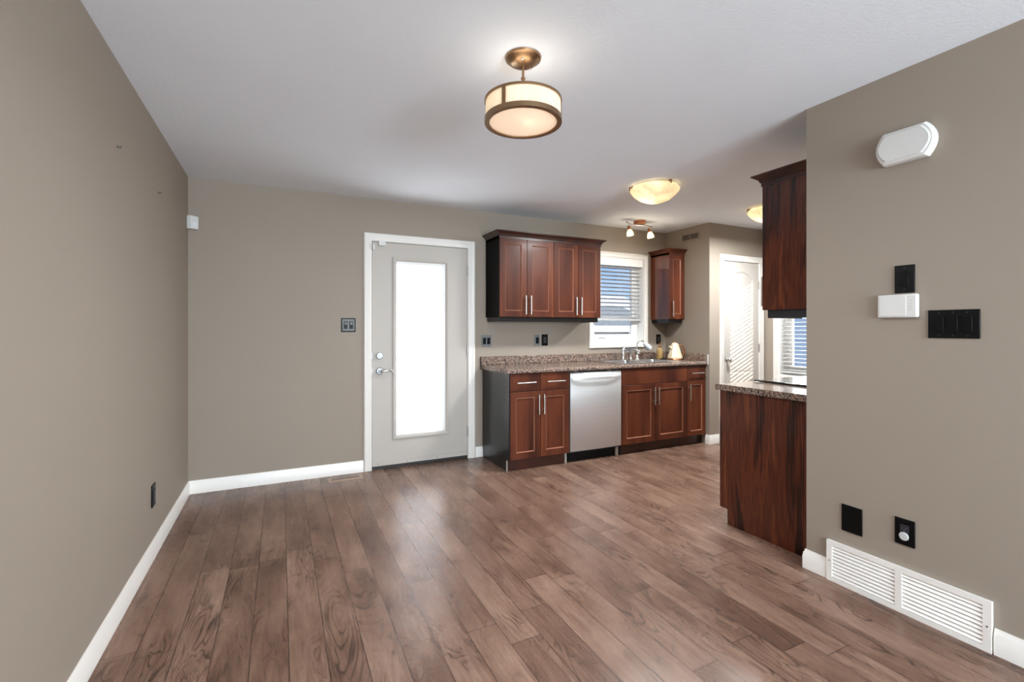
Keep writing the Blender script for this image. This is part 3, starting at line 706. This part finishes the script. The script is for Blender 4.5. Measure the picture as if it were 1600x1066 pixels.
wt = thing('worktop', 'short granite look worktop beside the black cooktop', 'worktop', (ox, oy, 0), 180)
nose2 = [(-.62, .870), (-.648, .870), (-.654, .876), (-.656, .886), (-.656, .896), (-.653, .904), (-.646, .908), (-.62, .908)]
m = MB(); m.prism(nose2, 'x', .0015, .346); m.box(.0015, .346, -.62, -.003, .870, .908); m.build('slab', GRANITE, wt, smooth=False)
rg = thing('range', 'slide-in range with a black glass cooktop below the tall window', 'range', (ox, oy, 0), 180)
MB().box(-.758, -.0035, -.605, -.01, .02, .905).build('body', STEEL, rg)
ck = MB().box(-.761, -.001, -.628, -.008, .911, .921).build('cooktop', BLACKGL, rg, bevel=.002)
for a, b_, r_ in ((-.20, -.44, .10), (-.20, -.18, .075), (-.56, -.44, .075), (-.56, -.18, .10)):
    MB().lathe([(r_ - .003, .9211), (r_, .9211), (r_, .9214), (r_ - .003, .9214), (r_ - .003, .9211)], (a, b_, 0), 40, (False, False)).build('burner_ring', DGREY, ck)
od = MB().box(-.754, -.008, -.640, -.607, .20, .80).build('oven_door', STEEL, rg, bevel=.003)
MB().box(-.66, -.10, -.6415, -.639, .33, .66).build('oven_glass', BLACKGL, od)
bar_pull((-.70, -.690, .765), (-.06, -.690, .765), od, .05)
MB().box(-.754, -.008, -.640, -.607, .81, .905).build('control_panel', STEEL, rg, bevel=.003)
MB().box(-.754, -.008, -.640, -.607, .03, .19).build('warming_drawer', STEEL, rg, bevel=.003)
uc = thing('wall_cabinet', 'tall streaky dark veneer wall cabinet beside the thermostat wall', 'cabinet', (ox, oy, 0), 180)
MB().box(.313, .325, -.328, -.002, 1.384, 2.150).build('end_panel', PANEL, uc)
MB().box(.001, .313, -.308, -.002, 1.388, 2.14).build('carcass', DARKSIDE, uc)
dd = shaker(.003, .324, 1.386, 2.140, -.330, uc); bar_pull((.285, -.36, 1.41), (.285, -.36, 1.59), dd)
crown([(.001, -.330), (.325, -.330), (.325, -.002)], [(0, -1), (1, -1), (1, 0)], 2.197, uc, CHERRYD)
MB().box(.002, .323, -.326, -.003, 2.14, 2.195).build('top_panel', DARKSIDE, uc)
m = MB(); m.box(.002, .305, -.308, -.290, 1.336, 1.388); m.box(.288, .305, -.290, -.004, 1.336, 1.388); m.build('light_rail', DGREY, uc)

# ------------------------------------------------------------------ wall plates and devices
def plate(name, label, cat, w, h, loc, rz, pieces, mat, bev=.002, frame=None):
    """local: centred, facing -Y; pieces: list of (kind, x, z)"""
    t = thing(name, label, cat, loc, rz)
    if frame: MB().box(-w / 2, w / 2, -.005, .0, -h / 2, h / 2).build('outer_plate', frame, t, bevel=bev); MB().box(-w / 2 + .010, w / 2 - .010, -.008, -.004, -h / 2 + .010, h / 2 - .010).build('inner_plate', mat, t, bevel=.0015)
    else: MB().box(-w / 2, w / 2, -.007, .0, -h / 2, h / 2).build('plate', mat, t, bevel=bev)
    for kind, x, z in pieces:
        if kind == 'rocker':
            MB().box(x - .0165, x + .0165, -.0115, -.006, z - .033, z + .033, Matrix.Rotation(R(2), 4, 'X')).build('rocker', BPLAST, t, bevel=.0015)
            for dz in (-.048, .048): MB().cyl((x, -.0085, z + dz), (x, -.006, z + dz), .003, nseg=10).build('screw', DGREY, t)
        elif kind == 'toggle':
            rk = MB().box(x - .015, x + .015, -.0115, -.006, z - .033, z + .033).build('rocker', BPLAST, t, bevel=.0015)
            MB().box(x - .011, x + .011, -.0145, -.010, z + .002, z + .027).build('upper_face', PEWTER, rk, bevel=.002)
        elif kind == 'outlet':
            o = MB().box(x - .0165, x + .0165, -.0105, -.006, z - .033, z + .033).build('receptacle', DGREY if mat is BPLAST else BPLAST, t, bevel=.001)
            sl_ = MB()
            for dz in (-.016, .016):
                sl_.box(x - .008, x - .006, -.0110, -.010, z + dz - .002, z + dz + .006); sl_.box(x + .006, x + .008, -.0110, -.010, z + dz - .002, z + dz + .006)
                sl_.cyl((x, -.0110, z + dz - .007), (x, -.010, z + dz - .007), .0022, nseg=8)
            sl_.build('slots', PEWTER, o)
    return t
plate('light_switch', 'double black rocker switch with silver inset plate left of the entry door', 'switch', .121, .122, (.5345, YB, 1.3045), 0, [('toggle', -.023, 0), ('toggle', .023, 0)], PEWTER, frame=BPLAST)
plate('light_switch', 'ornate pewter double rocker switch beside the left end of the wide wall cabinet', 'switch', .108, .118, (1.848, YB, 1.149), 0, [('rocker', -.023, 0), ('rocker', .023, 0)], PEWTER)
plate('light_switch', 'silver plate with one black rocker over the dishwasher', 'switch', .070, .118, (2.429, YB, 1.149), 0, [('rocker', 0, 0)], PEWTER)
op = plate('power_outlet', 'black outlet right next to the silver switch over the dishwasher', 'outlet', .074, .120, (2.521, YB, 1.152), 0, [('outlet', 0, 0)], BPLAST)
plate('power_outlet', 'black outlet on the back wall between sink window and kettle', 'outlet', .066, .115, (4.112, YB, 1.145), 0, [('outlet', 0, 0)], BPLAST)
plate('power_outlet', 'dark outlet low on the long left wall', 'outlet', .076, .122, (XL, 3.229, .347), FACE_PX, [('outlet', 0, 0)], BPLAST)
plate('light_switch', 'single black rocker switch directly above the white thermostat', 'switch', .076, .124, (XR, 1.1165, 1.4955), FACE_MX, [('rocker', 0, 0)], BPLAST)
plate('light_switch', 'black triple rocker switch plate right of the white thermostat', 'switch', .168, .119, (XR, .947, 1.2925), FACE_MX, [('rocker', -.046, 0), ('rocker', 0, 0), ('rocker', .046, 0)], BPLAST)
plate('blank_plate', 'blank black wall plate above the left part of the floor grille', 'plate', .092, .130, (XR, 1.334, .338), FACE_MX, [], BPLAST)
po = plate('power_outlet', 'black outlet holding a round grey plug above the floor grille', 'outlet', .076, .118, (XR, 1.116, .362), FACE_MX, [('outlet', 0, 0)], BPLAST)
pl = thing('child_safety_plug', 'round light grey plug in the lower socket of the black outlet', 'plug', (XR, 1.116, .345), FACE_MX)
MB().lathe([(.001, .0108), (.0185, .0108), (.0185, .0135), (.016, .0155), (.001, .016)], nseg=28, M=Matrix.Rotation(R(90), 4, 'X')).build('cover', plain('plug_grey', srgb(196, 196, 194), .35, var=.02), pl)
th = thing('thermostat', 'white thermostat below the single black switch', 'thermostat', (XR, 1.1385, 1.375), FACE_MX)
MB().box(-.076, .076, -.024, 0, -.052, .052).build('housing', WPLAST, th, bevel=.006, seg=3)
MB().box(-.067, .036, -.0255, -.023, -.044, .043).build('cover', WPLAST, th, bevel=.0015)
m = MB()
for k in range(4): m.box(.046, .057, -.0248, -.0236, .022 - k * .014, .0225 - k * .014)
m.build('marks', SCREW, th, smooth=False)
ch = thing('door_chime', 'long white doorbell chime with curved ends high on the right wall', 'chime', (XR, 1.105, 2.087), FACE_MX)
def pill(hw, hh, y, bul=.030, N_=8):
    pts = []
    for i in range(N_ + 1):
        t_ = -1 + 2 * i / N_; pts.append((hw - bul * t_ * t_, y, t_ * hh))
    for i in range(N_ + 1):
        t_ = 1 - 2 * i / N_; pts.append((-hw + bul * t_ * t_, y, t_ * hh))
    return pts
MB().loft([pill(.108, .070, 0), pill(.110, .072, -.004), pill(.110, .072, -.036), pill(.104, .067, -.044), pill(.102, .065, -.044)]).build('housing', WPLAST, ch, angle=25)
MB().loft([pill(.098, .059, -.043), pill(.098, .059, -.047), pill(.094, .056, -.050)]).build('cover', WPLAST, ch, angle=25)

# return-air grille
gr = thing('return_air_grille', 'long white louvred return air grille at the foot of the right wall', 'grille', (XR, 1.135, .101), FACE_MX)
m = MB(); W_, Hh = .310, .101
rings = []
for (a0, a1, c0, c1) in ((-W_, W_, -Hh, -Hh + .022), (-W_, W_, Hh - .022, Hh), (-W_, -W_ + .026, -Hh + .022, Hh - .022), (W_ - .026, W_, -Hh + .022, Hh - .022), (-.013, .013, -Hh + .022, Hh - .022)):
    m.box(a0, a1, -.018, -.001, c0, c1)
m.build('frame', TRIM, gr)
MB().box(-W_ + .02, W_ - .02, -.003, -.001, -Hh + .01, Hh - .01).build('backing', VENTDK, gr)
for a0, a1 in ((-W_ + .026, -.013), (.013, W_ - .026)):
    for k in range(9):
        z = -Hh + .0285 + k * .0176
        m = MB(); m.box(a0, a1, -.0092, .0092, -.0009, .0009, Matrix.Translation((0, -.0100, z + .003)) @ Matrix.Rotation(R(50), 4, 'X')); m.build('louvre', TRIM, gr, smooth=False)
for xx in (-W_ + .013, W_ - .013): MB().cyl((xx, -.0185, 0), (xx, -.017, 0), .0035, nseg=10).build('screw', SCREW, gr)

# supply vent on the pantry side wall
sv = thing('supply_vent', 'taupe painted air vent high on the wall beside the corner cabinet', 'vent', (XP, 3.955, 2.328), FACE_MX)
m = MB()
for a in ((-.135, .135, -.045, -.030), (-.135, .135, .030, .045), (-.135, -.118, -.03, .03), (.118, .135, -.03, .03), (-.006, .006, -.03, .03)): m.box(a[0], a[1], -.008, -.0005, a[2], a[3])
m.build('frame', VENTBR, sv, bevel=.001)
m = MB()
for k in range(18):
    xx = -.112 + k * .0132; m.box(xx, xx + .002, -.006, -.002, -.03, .03)
m.build('fins', VENTBR, sv, smooth=False); MB().box(-.12, .12, -.002, -.0005, -.031, .031).build('backing', VENTDK, sv)

# floor register
fr_ = thing('floor_register', 'bronze floor register by the baseboard left of the entry door', 'register', (.494, 4.212, 0), 0)
m = MB(); m.panel(-.142, .142, -.058, .058, [(0, -.002), (.008, -.006), (.016, -.006)], 0)
rgp = m.build('plate', plain('bronze_register', srgb(178, 152, 134), .5, metal=.1, var=.05), fr_)
rgp.rotation_euler = (R(-90), 0, 0)
m = MB()
for k in range(13):
    xx = -.105 + k * .0175; sh = .004 if k < 6 else (-.004 if k > 6 else 0)
    m.faces([(xx - .0048 - sh, -.026, .0064), (xx + .0048 - sh, -.026, .0064), (xx + .0048 + sh, .026, .0064), (xx - .0048 + sh, .026, .0064)], [(0, 1, 2, 3)])
m.build('slots', BPLAST, fr_, smooth=False)

# motion sensor in the left corner
ms = thing('motion_sensor', 'small white motion sensor high in the left room corner', 'sensor', (XL, YB, 2.083), 45)
MB().prism([(-.042, -.042), (-.030, -.072), (.030, -.072), (.042, -.042), (0, -.002)], 'z', -.050, .050).build('housing', WPLAST, ms, bevel=.004)
MB().box(-.020, .020, -.0745, -.070, -.035, .005).build('lens', plain('sensor_lens', srgb(222, 224, 226), .5, var=.01), ms, bevel=.002)
for y, lab in ((2.595, 'nearer small grey anchor stuck high in the left wall'), (3.366, 'farther small grey anchor stuck high in the left wall')):
    t = thing('wall_anchor', lab, 'anchor', (XL, y, 2.065), FACE_PX)
    MB().cyl((0, 0, 0), (0, -.004, 0), .006, nseg=10).build('plug', SCREW, t); MB().tube([(0, -.003, 0), (.006, -.010, -.002), (.012, -.012, .006)], .002, 8).build('hook', SCREW, t)
tag(MB().box(XP - .006, XP, 3.700, 3.716, .875, .985).build('wall_bracket', WPLAST, bevel=.002), 'slim white plastic bracket on the pantry wall at the worktop end', 'bracket')

# ------------------------------------------------------------------ ceiling lights
def point(name, loc, power, col, r, parent):
    d = bpy.data.lights.new(name, 'POINT'); o = bpy.data.objects.new(name, d); C.objects.link(o)
    d.energy = power; d.color = col; d.shadow_soft_size = r; o.location = loc; o.parent = parent
WARM = (1, .86, .66)
def lamp_disk(name, loc, size, power, col, parent, up=False):
    d = bpy.data.lights.new(name, 'AREA'); o = bpy.data.objects.new(name, d); C.objects.link(o)
    d.shape = 'DISK'; d.size = size; d.energy = power; d.color = col; o.location = loc; o.parent = parent
    if up: o.rotation_euler = (R(180), 0, 0)
sf = thing('semi_flush_light', 'lit bronze drum light with pleated glass shade hanging in the middle of the ceiling', 'ceiling light', (.937, 1.798, H))
cn = MB().lathe([(.001, -.034), (.020, -.034), (.040, -.030), (.058, -.024), (.064, -.016), (.076, -.010), (.078, -.001), (.001, -.001)], nseg=40).build('canopy', BRONZE, sf)
for a in (-120, 20): MB().lathe([(.001, -.036), (.005, -.034), (.005, -.026)], (.045 * math.cos(R(a)), .045 * math.sin(R(a)), 0), 10).build('screw', CHROME, cn)
MB().lathe([(.001, -.260), (.0055, -.258), (.0055, -.095), (.010, -.094), (.010, -.088), (.0055, -.086), (.0055, -.030), (.001, -.03)], nseg=16).build('stem', BRONZE, sf)
r_ = .163
def hoop(z0, z1, ri, ro): return MB().lathe([(ri, z0), (ro, z0), (ro, z1), (ri, z1), (ri, z0)], nseg=72, caps=(False, False))
hoop(-.196, -.187, r_ - .008, r_ + .003).build('top_ring', BRONZE, sf)
hoop(-.284, -.264, r_ - .018, r_ + .003).build('bottom_ring', BRONZE, sf)
rings = []
for z in (-.268, -.192):
    rings.append([((r_ - .003 + .0012 * math.cos(90 * 2 * math.pi * k / 360)) * math.cos(2 * math.pi * k / 360), (r_ - .003 + .0012 * math.cos(90 * 2 * math.pi * k / 360)) * math.sin(2 * math.pi * k / 360), z) for k in range(360)])
MB().loft(rings, True, (False, False)).build('lamp_shade', SHADE, sf)
MB().lathe([(r_ - .018, -.279), (r_ - .04, -.2795), (.05, -.280), (.001, -.280)], nseg=48, caps=(False, True)).build('diffuser', DIFF, sf)
for a in (-146, -26, 94):
    M = Matrix.Rotation(R(a), 4, 'Z'); MB().box(r_ - .006, r_ + .002, -.008, .008, -.268, -.190, M).build('shade_strap', BRONZE, sf)
    MB().cyl(tuple(M @ Vector((r_ - .006, 0, -.192))), (0, 0, -.200), .003, nseg=8).build('spoke', BRONZE, sf)
point('bulb', (.018, -.012, -.215), .15, WARM, .025, sf)
lamp_disk('diffuser_light', (0, 0, -.290), .27, 17, (.97, .98, 1), sf)
lamp_disk('upward_light', (0, 0, -.192), .22, .24, (1, .93, .82), sf, True)

def flush(label, x, y):
    t = thing('flush_dome_light', label, 'ceiling light', (x, y, H), 0, 'alabaster dome lights on the kitchen ceiling')
    MB().lathe([(.001, -.02), (.15, -.02), (.165, -.001), (.001, -.001)], nseg=40).build('pan', BRONZE, t)
    MB().lathe([(.176, -.008), (.196, -.034), (.192, -.046), (.165, -.078), (.12, -.112), (.06, -.135), (.001, -.142)], nseg=56, caps=(False, True)).build('glass_bowl', ALAB, t)
    for a in (-95, 25, 145):
        M = Matrix.Rotation(R(a), 4, 'Z'); m = MB(); m.box(.172, .200, -.007, .007, -.014, -.004, M); m.cyl(tuple(M @ Vector((.199, 0, -.030))), tuple(M @ Vector((.199, 0, -.004))), .006, nseg=10); m.build('clip', BRONZE, t)
    return t
f1 = flush('lit alabaster dome light in the middle of the kitchen ceiling', 2.747, 2.943)
f2 = flush('lit alabaster dome light half hidden by the dark veneer wall cabinet', 4.246, 2.989)
for f_ in (f1, f2):
    point('bulb', (-.05, .02, -.060), .6, WARM, .02, f_)
    lamp_disk('bowl_light', (0, 0, -.150), .30, 40, (.94, .98, 1), f_)

sp_ = thing('spot_light_bar', 'two-head spot light bar with glass bells on the ceiling above the sink', 'ceiling light', (3.490, 3.965, H))
MB().lathe([(.001, -.040), (.045, -.040), (.060, -.032), (.066, -.020), (.062, -.001), (.001, -.001)], nseg=32).build('canopy', COPPER, sp_)
br = MB().tube([(-.185, 0, -.030), (-.15, .006, -.038), (-.10, .012, -.046), (-.04, .004, -.046), (.03, -.006, -.046), (.10, -.012, -.046), (.15, -.004, -.044), (.185, .004, -.048)], .006, 10).build('bar', NICKEL, sp_)
for sx_, tx, ty in ((-.150, .10, -.12), (.130, .16, -.12)):
    axis = Vector((tx, ty, -1)).normalized(); M = Matrix.Translation((sx_, 0, -.075)) @ axis.to_track_quat('Z', 'Y').to_matrix().to_4x4()
    hd = MB().lathe([(.001, -.005), (.014, -.005), (.017, .004), (.019, .034), (.015, .038), (.001, .038)], nseg=20, M=M).build('spot_head', COPPER, sp_)
    MB().cyl((sx_, 0, -.042), (sx_, 0, -.078), .0045, nseg=8).build('stem', NICKEL, hd)
    MB().lathe([(.015, .030), (.022, .042), (.033, .066), (.038, .092), (.036, .100), (.025, .094), (.001, .088)], nseg=28, caps=(False, True), M=M).build('glass_bell', BULBGL, hd)
    point('bulb', tuple(Vector((sx_, 0, -.075)) + axis * .24), 1.3, WARM, .03, sp_)

# ------------------------------------------------------------------ outdoors
g = MB(); g.box(-60, 60, YB + .2, 90, -1.25, -1.05); g.box(XW + .2, 60, -40, YB + .2, -1.25, -1.05)
struct(g.build('ground', SNOW, smooth=False), 'snow covered yard outside the windows', 'ground')
def gable_house(name, label, loc, rz, w, dp, eave, ridge, wall, roofm, over=.4):
    """ridge runs along local x; front faces -Y"""
    t = thing(name, label, 'house', loc, rz)
    MB().box(0, w, 0, dp, 0, eave).build('walls', wall, t)
    m = MB(); m.prism([(-.0, eave), (dp, eave), (dp / 2, ridge)], 'x', .02, w - .02); m.build('gable', wall, t, smooth=False)
    th_ = .18; sl_ = (ridge - eave) / (dp / 2)
    m = MB(); m.prism([(-over, eave - over * sl_), (dp / 2, ridge), (dp + over, eave - over * sl_), (dp + over, eave - over * sl_ + th_), (dp / 2, ridge + th_), (-over, eave - over * sl_ + th_)], 'x', -over, w + over); m.build('roof', roofm, t, smooth=False)
    MB().box(-over, w + over, -over - .03, -over + .02, eave - over * sl_ - .05, eave - over * sl_ + th_ + .02).build('fascia', FASCIA, t)
    return t
# low garage in view through the lower pane, taller houses behind it
ga = gable_house('garage', 'low neighbouring garage with frosted roof beyond the sink window', (9.2, 16.0, -1.05), 0, 6.2, 7.0, 2.35, 3.3, SIDING, ROOFSNOW)
MB().box(4.2, 4.45, -.3, -.05, 0, 2.2).build('porch_post', FASCIA, ga); MB().box(5.2, 6.0, -.02, .02, 0, 2.05).build('garage_door', BRICK, ga)
h1 = gable_house('house', 'pale neighbouring house with snowy roof far beyond the sink window', (10, 30.0, -1.05), 0, 18, 9, 3.8, 5.1, SIDING, SNOW)
for xx in (9.3, 11.2, 13.0, 14.8): 
    f = MB().box(xx, xx + 1.0, -.05, .03, 2.1, 3.5).build('window_frame', FASCIA, h1); MB().box(xx + .08, xx + .92, -.06, -.045, 2.18, 3.42).build('pane', plain('dark_pane', srgb(110, 120, 128), .15, var=.05), f)
h2 = gable_house('house', 'blue grey neighbouring house beyond the tall kitchen window', (11.0, 9.2, -1.05), -90, 4.2, 4, 4.4, 5.4, SIDINGB, ROOFSNOW)
m = MB()
for k in range(20): m.box(0, 4.2, -.03, 0, .2 + k * .2, .215 + k * .2)
m.build('siding_laps', SIDINGB, h2, smooth=False)
